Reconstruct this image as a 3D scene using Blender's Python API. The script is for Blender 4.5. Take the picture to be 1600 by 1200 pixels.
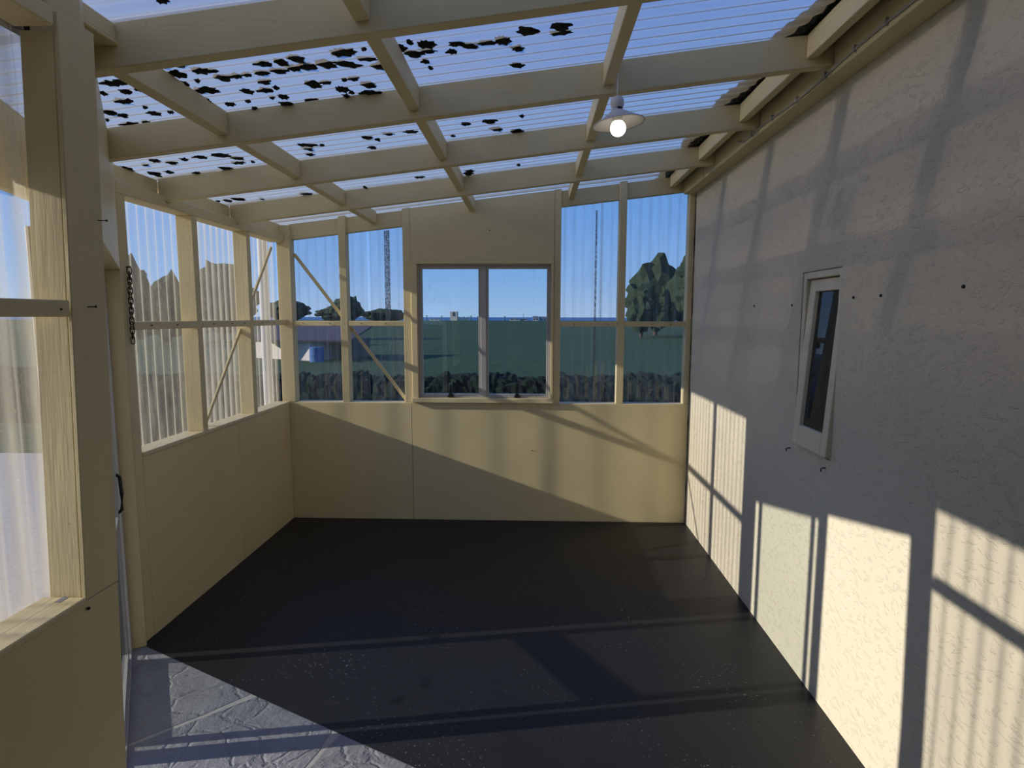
import bpy, bmesh, math, random
from mathutils import Vector, Matrix, noise

for o in list(bpy.data.objects):
    bpy.data.objects.remove(o, do_unlink=True)
scene = bpy.context.scene
COL = scene.collection

# ------------------------------------------------------------------ camera
F_PX, PITCH, YAW, ROLL, EYE = 934.88, 0.112447, -0.034810, 0.001789, 1.70
cam_data = bpy.data.cameras.new('camera')
cam_data.sensor_fit = 'HORIZONTAL'
cam_data.sensor_width = 36.0
cam_data.lens = 36.0 * F_PX / 1600.0
cam_data.clip_start = 0.02
cam_data.clip_end = 20000
camera = bpy.data.objects.new('camera', cam_data)
COL.objects.link(camera)
_f = Vector((math.sin(YAW) * math.cos(PITCH), math.cos(YAW) * math.cos(PITCH), -math.sin(PITCH)))
_r = Vector((math.cos(YAW), -math.sin(YAW), 0))
_u = _r.cross(_f)
_r2 = _r * math.cos(ROLL) + _u * math.sin(ROLL)
_u2 = -_r * math.sin(ROLL) + _u * math.cos(ROLL)
camera.matrix_world = Matrix(((_r2.x, _u2.x, -_f.x, 0), (_r2.y, _u2.y, -_f.y, 0), (_r2.z, _u2.z, -_f.z, EYE), (0, 0, 0, 1)))
scene.camera = camera

# ------------------------------------------------------------------ sky
def lin(r, g, b):
    f = lambda v: (v / 255 / 12.92) if v / 255 <= 0.04045 else ((v / 255 + 0.055) / 1.055) ** 2.4
    return (f(r), f(g), f(b), 1)

world = bpy.data.worlds.new('sky')
scene.world = world
world.use_nodes = True
wn = world.node_tree.nodes
wl = world.node_tree.links
wn.clear()
w_out = wn.new('ShaderNodeOutputWorld')
w_bg = wn.new('ShaderNodeBackground')
w_tc = wn.new('ShaderNodeTexCoord')
w_sep = wn.new('ShaderNodeSeparateXYZ')
w_ramp = wn.new('ShaderNodeValToRGB')
wl.new(w_tc.outputs['Generated'], w_sep.inputs[0])
wl.new(w_sep.outputs['Z'], w_ramp.inputs[0])
wl.new(w_ramp.outputs[0], w_bg.inputs[0])
wl.new(w_bg.outputs[0], w_out.inputs[0])
el = w_ramp.color_ramp.elements
el[0].position = 0.0
el[0].color = lin(176, 206, 246)
el[1].position = 1.0
el[1].color = lin(52, 104, 205)
for pos, c in ((0.06, (146, 190, 246)), (0.16, (118, 172, 244)), (0.45, (84, 138, 228))):
    e = el.new(pos)
    e.color = lin(*c)
SKY_STRENGTH = 0.82
w_bg.inputs[1].default_value = SKY_STRENGTH

# ------------------------------------------------------------------ sun
SUN_DIR = Vector((1.0, 0.176, -0.352)).normalized()
sun_data = bpy.data.lights.new('sun', 'SUN')
sun_data.energy = 4.3
sun_data.angle = math.radians(0.53)
sun_data.color = (1.0, 0.95, 0.87)
sun = bpy.data.objects.new('sun', sun_data)
COL.objects.link(sun)
sun.rotation_euler = SUN_DIR.to_track_quat('-Z', 'Y').to_euler()
sun.location = (-30, -5, 12)

# ------------------------------------------------------------------ exposure
scene.view_settings.view_transform = 'Standard'
scene.view_settings.look = 'None'
scene.view_settings.exposure = 0.22
scene.view_settings.gamma = 1.0
scene.view_settings.use_curve_mapping = False

# ================================================================== materials
class NT:
    def __init__(s, name):
        s.m = bpy.data.materials.new(name)
        s.m.use_nodes = True
        s.t = s.m.node_tree
        s.t.nodes.clear()
        s.out = s.n('ShaderNodeOutputMaterial')
    def n(s, kind, **kw):
        nd = s.t.nodes.new(kind)
        for k, v in kw.items():
            setattr(nd, k, v)
        return nd
    def l(s, a, b):
        s.t.links.new(a, b)
    def coord(s, scale=(1, 1, 1)):
        tc = s.n('ShaderNodeTexCoord')
        mp = s.n('ShaderNodeMapping')
        mp.inputs['Scale'].default_value = scale
        s.l(tc.outputs['Object'], mp.inputs[0])
        return mp.outputs[0]
    def noise(s, vec, scale, detail=3, rough=0.55):
        nd = s.n('ShaderNodeTexNoise')
        nd.inputs['Scale'].default_value = scale
        nd.inputs['Detail'].default_value = detail
        nd.inputs['Roughness'].default_value = rough
        s.l(vec, nd.inputs['Vector'])
        return nd.outputs['Fac']
    def ramp(s, fac, stops):
        nd = s.n('ShaderNodeValToRGB')
        e = nd.color_ramp.elements
        e[0].position, e[0].color = stops[0][0], c4(stops[0][1])
        e[1].position, e[1].color = stops[-1][0], c4(stops[-1][1])
        for p, c in stops[1:-1]:
            k = e.new(p)
            k.color = c4(c)
        s.l(fac, nd.inputs[0])
        return nd.outputs[0]
    def math(s, op, a, b=None, clamp=False):
        nd = s.n('ShaderNodeMath', operation=op)
        nd.use_clamp = clamp
        for i, v in enumerate((a, b)):
            if v is None:
                continue
            if isinstance(v, (int, float)):
                nd.inputs[i].default_value = v
            else:
                s.l(v, nd.inputs[i])
        return nd.outputs[0]
    def mixc(s, fac, a, b, mode='MIX'):
        nd = s.n('ShaderNodeMix', data_type='RGBA', blend_type=mode)
        for i, v in ((0, fac), (6, a), (7, b)):
            if isinstance(v, (int, float)):
                nd.inputs[i].default_value = v
            elif isinstance(v, tuple):
                nd.inputs[i].default_value = c4(v)
            else:
                s.l(v, nd.inputs[i])
        return nd.outputs[2]
    def bump(s, h, strength, dist):
        nd = s.n('ShaderNodeBump')
        nd.inputs['Strength'].default_value = strength
        nd.inputs['Distance'].default_value = dist
        s.l(h, nd.inputs['Height'])
        return nd.outputs[0]
    def pbr(s, col, rough, normal=None, metal=0.0, spec=0.5):
        b = s.n('ShaderNodeBsdfPrincipled')
        for k, v in (('Base Color', col), ('Roughness', rough), ('Metallic', metal), ('Specular IOR Level', spec)):
            if isinstance(v, (int, float)):
                b.inputs[k].default_value = v
            elif isinstance(v, tuple):
                b.inputs[k].default_value = c4(v)
            else:
                s.l(v, b.inputs[k])
        if normal:
            s.l(normal, b.inputs['Normal'])
        s.l(b.outputs[0], s.out.inputs[0])
        return s.m

def c4(c):
    if isinstance(c, (int, float)):
        return (c, c, c, 1)
    return tuple(c) if len(c) == 4 else (c[0], c[1], c[2], 1)

CREAM = (0.68, 0.568, 0.315)

def paint_wood(name, axis, base=CREAM):
    t = NT(name)
    sc = [26, 26, 26]
    sc[axis] = 1.6
    g = t.noise(t.coord(tuple(sc)), 3.0, 4, 0.6)
    big = t.noise(t.coord(), 2.2, 3)
    dirt = t.noise(t.coord(), 38, 2)
    c = t.mixc(t.ramp(big, [(0.3, 0.0), (0.75, 1.0)]), tuple(v * 0.95 for v in base), tuple(v * 1.04 for v in base))
    c = t.mixc(t.ramp(dirt, [(0.70, 0.0), (0.80, 0.45)]), c, (0.25, 0.2, 0.12))
    return t.pbr(c, 0.55, t.bump(g, 0.35, 0.004), spec=0.35)

def plain(name, col, rough=0.6, metal=0.0, var=0.0, scale=8, bump=0.0, spec=0.4):
    t = NT(name)
    nz = t.noise(t.coord(), scale, 4)
    c = t.mixc(nz, tuple(v * (1 - var) for v in col[:3]), tuple(min(1, v * (1 + var)) for v in col[:3])) if var else c4(col)
    return t.pbr(c, rough, t.bump(nz, bump, 0.01) if bump else None, metal, spec)

def board_paint(name, base):
    t = NT(name)
    big = t.noise(t.coord(), 1.7, 4)
    spots = t.noise(t.coord(), 30, 2)
    fine = t.noise(t.coord(), 160, 2)
    c = t.mixc(t.ramp(big, [(0.3, 0.0), (0.7, 1.0)]), tuple(v * 0.95 for v in base), tuple(v * 1.03 for v in base))
    c = t.mixc(t.ramp(spots, [(0.76, 0.0), (0.80, 0.6)]), c, (0.2, 0.15, 0.08))
    return t.pbr(c, 0.42, t.bump(fine, 0.12, 0.002), spec=0.4)

def stucco():
    t = NT('cream roughcast plaster')
    v = t.coord()
    warp = t.n('ShaderNodeTexNoise')
    warp.inputs['Scale'].default_value = 7
    t.l(v, warp.inputs['Vector'])
    mp = t.n('ShaderNodeMapping')
    mp.inputs['Scale'].default_value = (1, 1, 2.3)
    mp.inputs['Rotation'].default_value = (0.55, 0, 0)
    t.l(t.mixc(0.10, v, warp.outputs['Color'], 'ADD'), mp.inputs[0])
    ridges = t.ramp(t.noise(mp.outputs[0], 26, 3, 0.5), [(0.575, 0.0), (0.63, 1.0), (0.70, 0.45)])
    fine = t.noise(v, 110, 4, 0.7)
    pits = t.noise(v, 34, 3, 0.65)
    h = t.math('ADD', t.math('MULTIPLY', ridges, 0.9), t.math('ADD', t.math('MULTIPLY', fine, 0.4), t.math('MULTIPLY', pits, 0.7)))
    big = t.noise(v, 1.3, 3)
    c = t.mixc(t.ramp(big, [(0.3, 0.0), (0.7, 1.0)]), (0.63, 0.56, 0.415), (0.675, 0.60, 0.445))
    c = t.mixc(t.math('MULTIPLY', ridges, 0.03), c, (0.40, 0.36, 0.28))
    return t.pbr(c, 0.75, t.bump(h, 0.48, 0.008), spec=0.25)

def black_floor():
    t = NT('black floor paint')
    v = t.coord()
    big = t.noise(v, 1.6, 5)
    speck = t.ramp(t.noise(v, 75, 2, 0.5), [(0.655, 0.0), (0.70, 1.0)])
    patch = t.ramp(t.noise(v, 2.4, 4), [(0.45, 0.0), (0.65, 1.0)])
    speck2 = t.math('MULTIPLY', speck, patch)
    scr = t.ramp(t.noise(t.coord((2, 30, 1)), 5, 3), [(0.70, 0.0), (0.76, 1.0)])
    c = t.mixc(big, (0.013, 0.0132, 0.0135), (0.027, 0.0268, 0.0265))
    c = t.mixc(t.math('MULTIPLY', speck2, 0.6), c, (0.35, 0.36, 0.38))
    c = t.mixc(t.math('MULTIPLY', t.math('MULTIPLY', scr, patch), 0.10), c, (0.3, 0.3, 0.32))
    # old oil drips
    wob = t.math('MULTIPLY', t.noise(v, 22, 3), 0.05)
    for px, py, rad in ((-0.60, 2.47, 0.035), (-0.49, 2.59, 0.03), (-0.50, 2.64, 0.022), (-0.51, 3.0, 0.04), (0.27, 2.48, 0.02)):
        ds = t.n('ShaderNodeVectorMath', operation='DISTANCE')
        t.l(v, ds.inputs[0])
        ds.inputs[1].default_value = (px, py - 2.0, 0.0)
        k = t.math('ADD', ds.outputs['Value'], wob)
        c = t.mixc(t.ramp(k, [(rad, 0.75), (rad + 0.03, 0.0)]), c, (0.003, 0.003, 0.003))
    r = t.math('ADD', t.math('MULTIPLY', big, 0.16), 0.36)
    return t.pbr(c, r, t.bump(t.noise(v, 45, 4), 0.12, 0.004), spec=0.2)

def stone():
    t = NT('stamped grey concrete')
    v = t.coord()
    warp = t.n('ShaderNodeTexNoise')
    warp.inputs['Scale'].default_value = 3
    warp.inputs['Detail'].default_value = 5
    t.l(v, warp.inputs['Vector'])
    wv = t.mixc(0.3, v, warp.outputs['Color'], 'ADD')
    rid = t.noise(wv, 9, 6, 0.6)
    vo = t.n('ShaderNodeTexVoronoi', feature='DISTANCE_TO_EDGE')
    vo.inputs['Scale'].default_value = 5
    t.l(wv, vo.inputs['Vector'])
    crack = t.ramp(vo.outputs[0], [(0.0, 0.0), (0.05, 1.0)])
    fine = t.noise(v, 90, 4)
    h = t.math('ADD', t.math('MULTIPLY', rid, 1.0), t.math('ADD', t.math('MULTIPLY', crack, 0.22), t.math('MULTIPLY', fine, 0.12)))
    c = t.mixc(rid, (0.16, 0.16, 0.165), (0.34, 0.335, 0.34))
    return t.pbr(c, 0.55, t.bump(h, 0.8, 0.02), spec=0.35)

def clear_sheet(name, haze, grime, axis, rib=1, tint=(0.95, 0.95, 0.95), slope=0.0, edge=0.40, light_band=0.34):
    # weathered clear corrugated plastic: passes light, scatters some of it, more at a slant and where it is dirty
    t = NT(name)
    sc = [9, 9, 9]
    sc[axis] = 0.7
    streak = t.ramp(t.noise(t.coord(tuple(sc)), 4.0, 4, 0.6), [(0.38, 0.0), (0.72, 1.0)])
    spots = t.ramp(t.noise(t.coord(), 55, 2), [(0.68, 0.0), (0.78, 1.0)])
    lw = t.n('ShaderNodeLayerWeight')
    lw.inputs[0].default_value = 0.5
    fc = t.math('POWER', lw.outputs['Facing'], 3.0)
    f = t.math('ADD', t.math('MULTIPLY', fc, edge), haze)
    f = t.math('ADD', f, t.math('MULTIPLY', streak, grime))
    f = t.math('ADD', f, t.math('MULTIPLY', spots, grime * 0.8))
    # haze banded along each corrugation, imitating the light stripes the ribs focus
    rc = t.n('ShaderNodeTexCoord')
    rs = t.n('ShaderNodeSeparateXYZ')
    t.l(rc.outputs['Object'], rs.inputs[0])
    wv = t.math('SINE', t.math('MULTIPLY', rs.outputs[rib], 2 * math.pi / 0.076))
    wv = t.math('POWER', t.math('ADD', t.math('MULTIPLY', wv, 0.5), 0.5), 3.0)
    f = t.math('ADD', f, t.math('MULTIPLY', wv, light_band))
    if slope:
        tc = t.n('ShaderNodeTexCoord')
        sp = t.n('ShaderNodeSeparateXYZ')
        t.l(tc.outputs['Object'], sp.inputs[0])
        lo = t.n('ShaderNodeMapRange')
        lo.inputs[1].default_value = 0.6
        lo.inputs[2].default_value = -2.0
        lo.inputs[3].default_value = 0.0
        lo.inputs[4].default_value = slope
        t.l(sp.outputs[0], lo.inputs[0])
        f = t.math('ADD', f, lo.outputs[0])
    f = t.math('MINIMUM', f, 0.95)
    tr = t.n('ShaderNodeBsdfTransparent')
    tr.inputs[0].default_value = c4(tint)
    df = t.n('ShaderNodeBsdfDiffuse')
    df.inputs[0].default_value = (0.62, 0.62, 0.60, 1)
    tl = t.n('ShaderNodeBsdfTranslucent')
    tl.inputs[0].default_value = (0.68, 0.61, 0.46, 1)
    m1 = t.n('ShaderNodeMixShader')
    m1.inputs[0].default_value = 0.6
    t.l(df.outputs[0], m1.inputs[1])
    t.l(tl.outputs[0], m1.inputs[2])
    m2 = t.n('ShaderNodeMixShader')
    t.l(f, m2.inputs[0])
    t.l(tr.outputs[0], m2.inputs[1])
    t.l(m1.outputs[0], m2.inputs[2])
    gl = t.n('ShaderNodeBsdfGlossy')
    gl.inputs['Roughness'].default_value = 0.12
    m3 = t.n('ShaderNodeMixShader')
    m3.inputs[0].default_value = 0.05
    t.l(m2.outputs[0], m3.inputs[1])
    t.l(gl.outputs[0], m3.inputs[2])
    t.l(m3.outputs[0], t.out.inputs[0])
    return t.m

def roof_plastic(name):
    # old ribbed plastic: most light goes through softly scattered forwards, a little straight, the dirt spreads the rest
    t = NT(name)
    streak = t.ramp(t.noise(t.coord((0.7, 9, 9)), 4.0, 4, 0.6), [(0.38, 0.0), (0.72, 1.0)])
    spots = t.ramp(t.noise(t.coord(), 55, 2), [(0.66, 0.0), (0.78, 1.0)])
    tc = t.n('ShaderNodeTexCoord')
    sp = t.n('ShaderNodeSeparateXYZ')
    t.l(tc.outputs['Object'], sp.inputs[0])
    lo = t.n('ShaderNodeMapRange')
    lo.inputs[1].default_value = 0.9
    lo.inputs[2].default_value = -2.0
    lo.inputs[3].default_value = 0.0
    lo.inputs[4].default_value = 0.38
    t.l(sp.outputs[0], lo.inputs[0])
    f = t.math('ADD', t.math('ADD', lo.outputs[0], 0.17), t.math('MULTIPLY', t.math('ADD', streak, spots), 0.07))
    rf = t.n('ShaderNodeBsdfRefraction')
    rf.inputs['Color'].default_value = (0.84, 0.80, 0.79, 1)
    rf.inputs['Roughness'].default_value = 0.34
    rf.inputs['IOR'].default_value = 1.025
    tr = t.n('ShaderNodeBsdfTransparent')
    tr.inputs[0].default_value = (0.86, 0.82, 0.78, 1)
    m0 = t.n('ShaderNodeMixShader')
    m0.inputs[0].default_value = 0.96
    t.l(tr.outputs[0], m0.inputs[1])
    t.l(rf.outputs[0], m0.inputs[2])
    df = t.n('ShaderNodeBsdfDiffuse')
    df.inputs[0].default_value = (0.62, 0.62, 0.60, 1)
    tl = t.n('ShaderNodeBsdfTranslucent')
    tl.inputs[0].default_value = (0.86, 0.74, 0.50, 1)
    m1 = t.n('ShaderNodeMixShader')
    m1.inputs[0].default_value = 0.75
    t.l(df.outputs[0], m1.inputs[1])
    t.l(tl.outputs[0], m1.inputs[2])
    m2 = t.n('ShaderNodeMixShader')
    t.l(f, m2.inputs[0])
    t.l(m0.outputs[0], m2.inputs[1])
    t.l(m1.outputs[0], m2.inputs[2])
    t.l(m2.outputs[0], t.out.inputs[0])
    return t.m

def window_glass(name, tint, dirt):
    t = NT(name)
    tr = t.n('ShaderNodeBsdfTransparent')
    tr.inputs[0].default_value = c4(tint)
    gl = t.n('ShaderNodeBsdfGlossy')
    gl.inputs['Roughness'].default_value = 0.0
    fr = t.n('ShaderNodeFresnel')
    fr.inputs[0].default_value = 1.45
    m = t.n('ShaderNodeMixShader')
    t.l(fr.outputs[0], m.inputs[0])
    t.l(tr.outputs[0], m.inputs[1])
    t.l(gl.outputs[0], m.inputs[2])
    df = t.n('ShaderNodeBsdfDiffuse')
    df.inputs[0].default_value = (0.5, 0.5, 0.5, 1)
    m2 = t.n('ShaderNodeMixShader')
    sp = t.ramp(t.noise(t.coord((1, 1, 0.5)), 60, 3), [(0.60, 0.0), (0.78, 1.0)])
    pt = t.ramp(t.noise(t.coord((3, 3, 0.5)), 4, 3), [(0.45, 0.0), (0.65, 1.0)])
    f = t.math('ADD', t.math('MULTIPLY', t.math('MULTIPLY', sp, pt), dirt), dirt * 0.08)
    t.l(f, m2.inputs[0])
    t.l(m.outputs[0], m2.inputs[1])
    t.l(df.outputs[0], m2.inputs[2])
    t.l(m2.outputs[0], t.out.inputs[0])
    return t.m

M = {}
M['wx'] = paint_wood('cream painted timber along x', 0)
M['wy'] = paint_wood('cream painted timber along y', 1)
M['wz'] = paint_wood('cream painted timber upright', 2)
M['board'] = board_paint('cream painted sheet', (0.68, 0.57, 0.315))
M['stucco'] = stucco()
M['joinery'] = plain('cream gloss joinery', (0.69, 0.61, 0.43), 0.4, var=0.04)
M['black'] = black_floor()
M['stone'] = stone()
M['mortar'] = plain('pale joint', (0.42, 0.40, 0.35), 0.8, var=0.25, scale=30, bump=0.3)
M['roof'] = roof_plastic('clear roof plastic')
M['side'] = clear_sheet('clear plastic of the side walls', 0.14, 0.16, 2, 1)
M['side_x'] = clear_sheet('clear plastic of the end wall', 0.06, 0.13, 2, 0, light_band=0.13)
M['iron'] = plain('weathered dark iron', (0.045, 0.042, 0.04), 0.6, 0.3, var=0.5, scale=12)
M['moss'] = plain('black lichen', (0.012, 0.013, 0.008), 0.95, var=0.5, scale=60, bump=0.6)
t = NT('grey lichen strip')
tr_ = t.n('ShaderNodeBsdfTransparent')
df_ = t.n('ShaderNodeBsdfDiffuse')
df_.inputs[0].default_value = (0.24, 0.26, 0.31, 1)
mx_ = t.n('ShaderNodeMixShader')
t.l(t.ramp(t.noise(t.coord(), 70, 4), [(0.34, 0.40), (0.62, 0.95)]), mx_.inputs[0])
t.l(tr_.outputs[0], mx_.inputs[1])
t.l(df_.outputs[0], mx_.inputs[2])
t.l(mx_.outputs[0], t.out.inputs[0])
M['stain'] = t.m
M['glass'] = window_glass('window glass', (0.90, 0.95, 0.96), 0.30)
M['doorglass'] = window_glass('door glass', (0.94, 0.955, 0.955), 0.05)
M['alu'] = plain('champagne aluminium', (0.50, 0.475, 0.44), 0.40, 0.3, var=0.05)
M['dark'] = plain('black plastic', (0.012, 0.012, 0.013), 0.4)
M['rust'] = plain('rusty black iron', (0.03, 0.022, 0.018), 0.6, 0.5, var=0.5, scale=60)
M['white'] = plain('white enamel', (0.72, 0.68, 0.62), 0.35, var=0.04)
M['cable'] = plain('grey cable', (0.42, 0.39, 0.36), 0.5)
M['pvc'] = plain('white pipe plastic', (0.8, 0.8, 0.78), 0.35)
M['sticker'] = plain('grey printed sticker', (0.25, 0.25, 0.27), 0.5, var=0.5, scale=120)
M['grass'] = None
t = NT('pasture')
g1 = t.noise(t.coord((1, 0.25, 1)), 0.35, 5)
g2 = t.noise(t.coord(), 3.0, 4)
gc = t.mixc(g1, (0.042, 0.078, 0.032), (0.088, 0.135, 0.056))
gc = t.mixc(t.ramp(g2, [(0.35, 0.0), (0.62, 0.85)]), gc, (0.026, 0.05, 0.024))
M['grass'] = t.pbr(gc, 0.9, spec=0.1)
M['sea'] = plain('sea', (0.035, 0.12, 0.26), 0.5, spec=0.3)
M['leaf'] = plain('dark evergreen', (0.028, 0.045, 0.022), 0.9, var=0.6, scale=3, spec=0.15)
M['leaf2'] = plain('olive foliage', (0.055, 0.070, 0.032), 0.9, var=0.5, scale=4, spec=0.15)
M['leafdark'] = plain('dense dark hedge leaves', (0.014, 0.021, 0.014), 0.95, var=0.5, scale=9, spec=0.1)
M['bark'] = plain('bark', (0.07, 0.05, 0.035), 0.9, var=0.4)
M['ruin'] = plain('pale weathered concrete', (0.72, 0.63, 0.48), 0.9, var=0.2, scale=0.8)
M['roofing'] = plain('brown roofing iron', (0.085, 0.06, 0.05), 0.6, var=0.2)
M['palewall'] = plain('pale shed wall', (0.62, 0.56, 0.50), 0.8, var=0.05)
M['bluetank'] = plain('blue painted steel', (0.06, 0.15, 0.34), 0.8, var=0.2)
M['slate'] = plain('grey roofing', (0.16, 0.16, 0.17), 0.7, var=0.2)
M['gravel'] = plain('pale gravel', (0.46, 0.41, 0.34), 0.95, var=0.3, scale=20)
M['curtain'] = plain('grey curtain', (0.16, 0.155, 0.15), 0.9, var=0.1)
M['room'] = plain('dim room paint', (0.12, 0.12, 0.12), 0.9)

# ================================================================== helpers
def tag(o, label=None, cat=None, group=None, kind=None):
    if label: o['label'] = label
    if cat: o['category'] = cat
    if group: o['group'] = group
    if kind: o['kind'] = kind
    return o

def empty(name, loc, label, cat, group=None, kind=None):
    o = bpy.data.objects.new(name, None)
    o.empty_display_size = 0.05
    COL.objects.link(o)
    o.location = loc
    return tag(o, label, cat, group, kind)

def origin_of(o):
    v = Vector((0, 0, 0))
    while o:
        v += o.location
        o = o.parent
    return v

def obj(name, bm, mat, parent=None, smooth=False, at=None):
    # bm holds world coordinates; the mesh is stored about its own base
    bmesh.ops.recalc_face_normals(bm, faces=bm.faces[:])
    if at is None:
        n = max(1, len(bm.verts))
        at = Vector((sum(v.co.x for v in bm.verts) / n, sum(v.co.y for v in bm.verts) / n, min(v.co.z for v in bm.verts))) if parent is None else Vector((0, 0, 0))
    at = Vector(at)
    base = at if parent is None else origin_of(parent) + at
    for v in bm.verts:
        v.co -= base
    me = bpy.data.meshes.new(name)
    bm.to_mesh(me)
    bm.free()
    if smooth:
        for p in me.polygons:
            p.use_smooth = True
    me.materials.append(M[mat] if isinstance(mat, str) else mat)
    o = bpy.data.objects.new(name, me)
    COL.objects.link(o)
    o.location = at
    o.parent = parent
    return o

def hexa(bm, pts, bevel=0.0):
    # pts: four bottom corners then four top corners, same order
    vs = [bm.verts.new(p) for p in pts]
    fs = [bm.faces.new([vs[i] for i in q]) for q in ((3, 2, 1, 0), (4, 5, 6, 7), (0, 1, 5, 4), (1, 2, 6, 5), (2, 3, 7, 6), (3, 0, 4, 7))]
    if bevel:
        es = list({e for f in fs for e in f.edges})
        bmesh.ops.bevel(bm, geom=es, offset=bevel, segments=1, affect='EDGES', profile=0.5)
    return vs

def box(bm, x0, x1, y0, y1, z0, z1, bevel=0.0):
    return hexa(bm, [(x0, y0, z0), (x1, y0, z0), (x1, y1, z0), (x0, y1, z0), (x0, y0, z1), (x1, y0, z1), (x1, y1, z1), (x0, y1, z1)], bevel)

def B(name, x0, x1, y0, y1, z0, z1, mat, parent, bevel=0.003):
    bm = bmesh.new()
    box(bm, x0, x1, y0, y1, z0, z1, bevel)
    return obj(name, bm, mat, parent)

def tube(bm, path, r, seg=8, closed=False):
    path = [Vector(p) for p in path]
    n = len(path)
    rings = []
    up = Vector((0, 0, 1))
    for i, p in enumerate(path):
        a = path[(i - 1) % n] if closed or i > 0 else p
        b = path[(i + 1) % n] if closed or i < n - 1 else p
        d = (b - a).normalized()
        s = d.cross(up)
        if s.length < 0.05:
            s = d.cross(Vector((0, 1, 0)))
        s.normalize()
        w = d.cross(s)
        rr = r[i] if isinstance(r, (list, tuple)) else r
        rings.append([bm.verts.new(p + (s * math.cos(k * 2 * math.pi / seg) + w * math.sin(k * 2 * math.pi / seg)) * rr) for k in range(seg)])
    for i in range(n if closed else n - 1):
        A, C = rings[i], rings[(i + 1) % n]
        for k in range(seg):
            bm.faces.new((A[k], A[(k + 1) % seg], C[(k + 1) % seg], C[k]))
    if not closed:
        bm.faces.new(rings[0][::-1])
        bm.faces.new(rings[-1])

def lathe(bm, prof, c, seg=24, tilt=None):
    rings = []
    c = Vector(c)
    for r, z in prof:
        ring = []
        for k in range(seg):
            v = Vector((r * math.cos(k * 2 * math.pi / seg), r * math.sin(k * 2 * math.pi / seg), z))
            if tilt:
                v = tilt @ v
            ring.append(bm.verts.new(c + v))
        rings.append(ring)
    for a, b in zip(rings, rings[1:]):
        for k in range(seg):
            bm.faces.new((a[k], a[(k + 1) % seg], b[(k + 1) % seg], b[k]))
    return rings

def nail(x, y, z, d, parent, length=0.03, r=0.0025):
    d = Vector(d).normalized()
    bm = bmesh.new()
    p = Vector((x, y, z))
    tube(bm, [p - d * 0.01, p + d * length], r, 6)
    tube(bm, [p + d * length, p + d * (length + 0.003)], r * 2.2, 8)
    return obj('nail', bm, 'rust', parent)

# ================================================================== main dimensions (metres, camera above the origin)
XL, XR, D = -2.016, 1.270, 4.853
DADO = 0.992
PITCHX = 0.076
def zb(x):            # underside of the rafters
    return 2.322 + 0.1146 * (x - XL)
def zt(x):            # top of the rafters, where the roof sheets lie
    return zb(x) + 0.125
A2 = Vector((-1.128, 1.540))                 # entry wall, inner line from here ...
B2 = Vector((XL, 2.900))                     # ... to here
DIR = (B2 - A2).normalized()
OUT = Vector((-DIR.y, DIR.x))
if OUT.x > 0: OUT = -OUT
LEN = (B2 - A2).length
def dg(s, o):
    p = A2 + DIR * s + OUT * o
    return p.x, p.y
def dhex(bm, s0, s1, o0, o1, z0, z1, bevel=0.0, lean=0.0):
    pts = []
    for z in (z0, z1):
        for s, o in ((s0, o0), (s1, o0), (s1, o1), (s0, o1)):
            x, y = dg(s, o)
            pts.append((x, y + lean * (z - 1.3), z))
    return hexa(bm, pts, bevel)
def DB(name, s0, s1, o0, o1, z0, z1, mat, parent, bevel=0.002, lean=0.0):
    bm = bmesh.new()
    dhex(bm, s0, s1, o0, o1, z0, z1, bevel, lean)
    return obj(name, bm, mat, parent)

# ================================================================== floor
floor = empty('floor', (0, 2, 0), 'black painted floor with a corner of grey stamped concrete by the doorway', 'floor', kind='structure')
e0, e1 = Vector((-2.02, 2.87)), Vector((-0.433, 2.075))
ed = (e1 - e0).normalized()
far_end = e0 + ed * 3.75                     # meets the right wall near the camera
def poly_slab(name, pts, z0, z1, mat, parent, bevel=0.0):
    bm = bmesh.new()
    lo = [bm.verts.new((p[0], p[1], z0)) for p in pts]
    hi = [bm.verts.new((p[0], p[1], z1)) for p in pts]
    bm.faces.new(lo[::-1])
    top = bm.faces.new(hi)
    n = len(pts)
    for i in range(n):
        bm.faces.new((lo[i], lo[(i + 1) % n], hi[(i + 1) % n], hi[i]))
    if bevel:
        bmesh.ops.bevel(bm, geom=list(top.edges), offset=bevel, segments=2, affect='EDGES', profile=0.5)
    return obj(name, bm, mat, parent)
poly_slab('painted_slab', [e0, far_end, (XR + 0.1, far_end.y), (XR + 0.1, D + 0.1), (XL - 0.12, D + 0.1), (XL - 0.12, 2.9)], -0.12, 0.0, 'black', floor)
poly_slab('joint_bed', [(-2.6, -2.2), (XR + 0.1, -2.2), far_end + Vector((0.12, 0.0)), e0 + Vector((-0.02, 0)), (-2.6, 3.15)], -0.14, -0.0015, 'mortar', floor)
# stamped concrete stones: cut by wandering joints
def J(pts):
    return [Vector(p) for p in pts]
j1 = J([(-1.25, 2.480), (-1.40, 2.335), (-1.534, 2.215), (-1.66, 2.10), (-1.95, 1.78), (-2.4, 1.30)])
j2 = J([(-0.795, 2.252), (-0.82, 2.16), (-0.845, 2.059), (-0.93, 1.80), (-1.02, 1.35)])
g = 0.011
def off(pts, d):
    r = []
    for i, p in enumerate(pts):
        t_ = (pts[min(i + 1, len(pts) - 1)] - pts[max(i - 1, 0)]).normalized()
        r.append(p + Vector((-t_.y, t_.x)) * d)
    return r
stones = [
    [e0 + ed * 0.004] + [e0 + ed * ((j1[0] - e0).dot(ed)) + Vector((-g, 0))] + off(j1, -g) + [(-2.6, 1.5), (-2.6, 3.0), (-2.15, 3.0)],
    off(j1[:5], g)[::-1] + off(j2, -g) + [(-1.5, 1.2)],
    off(j2[:4], g)[::-1] + [e0 + ed * 2.35, (-0.1, 1.30), (-0.5, 1.25)],
]
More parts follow.
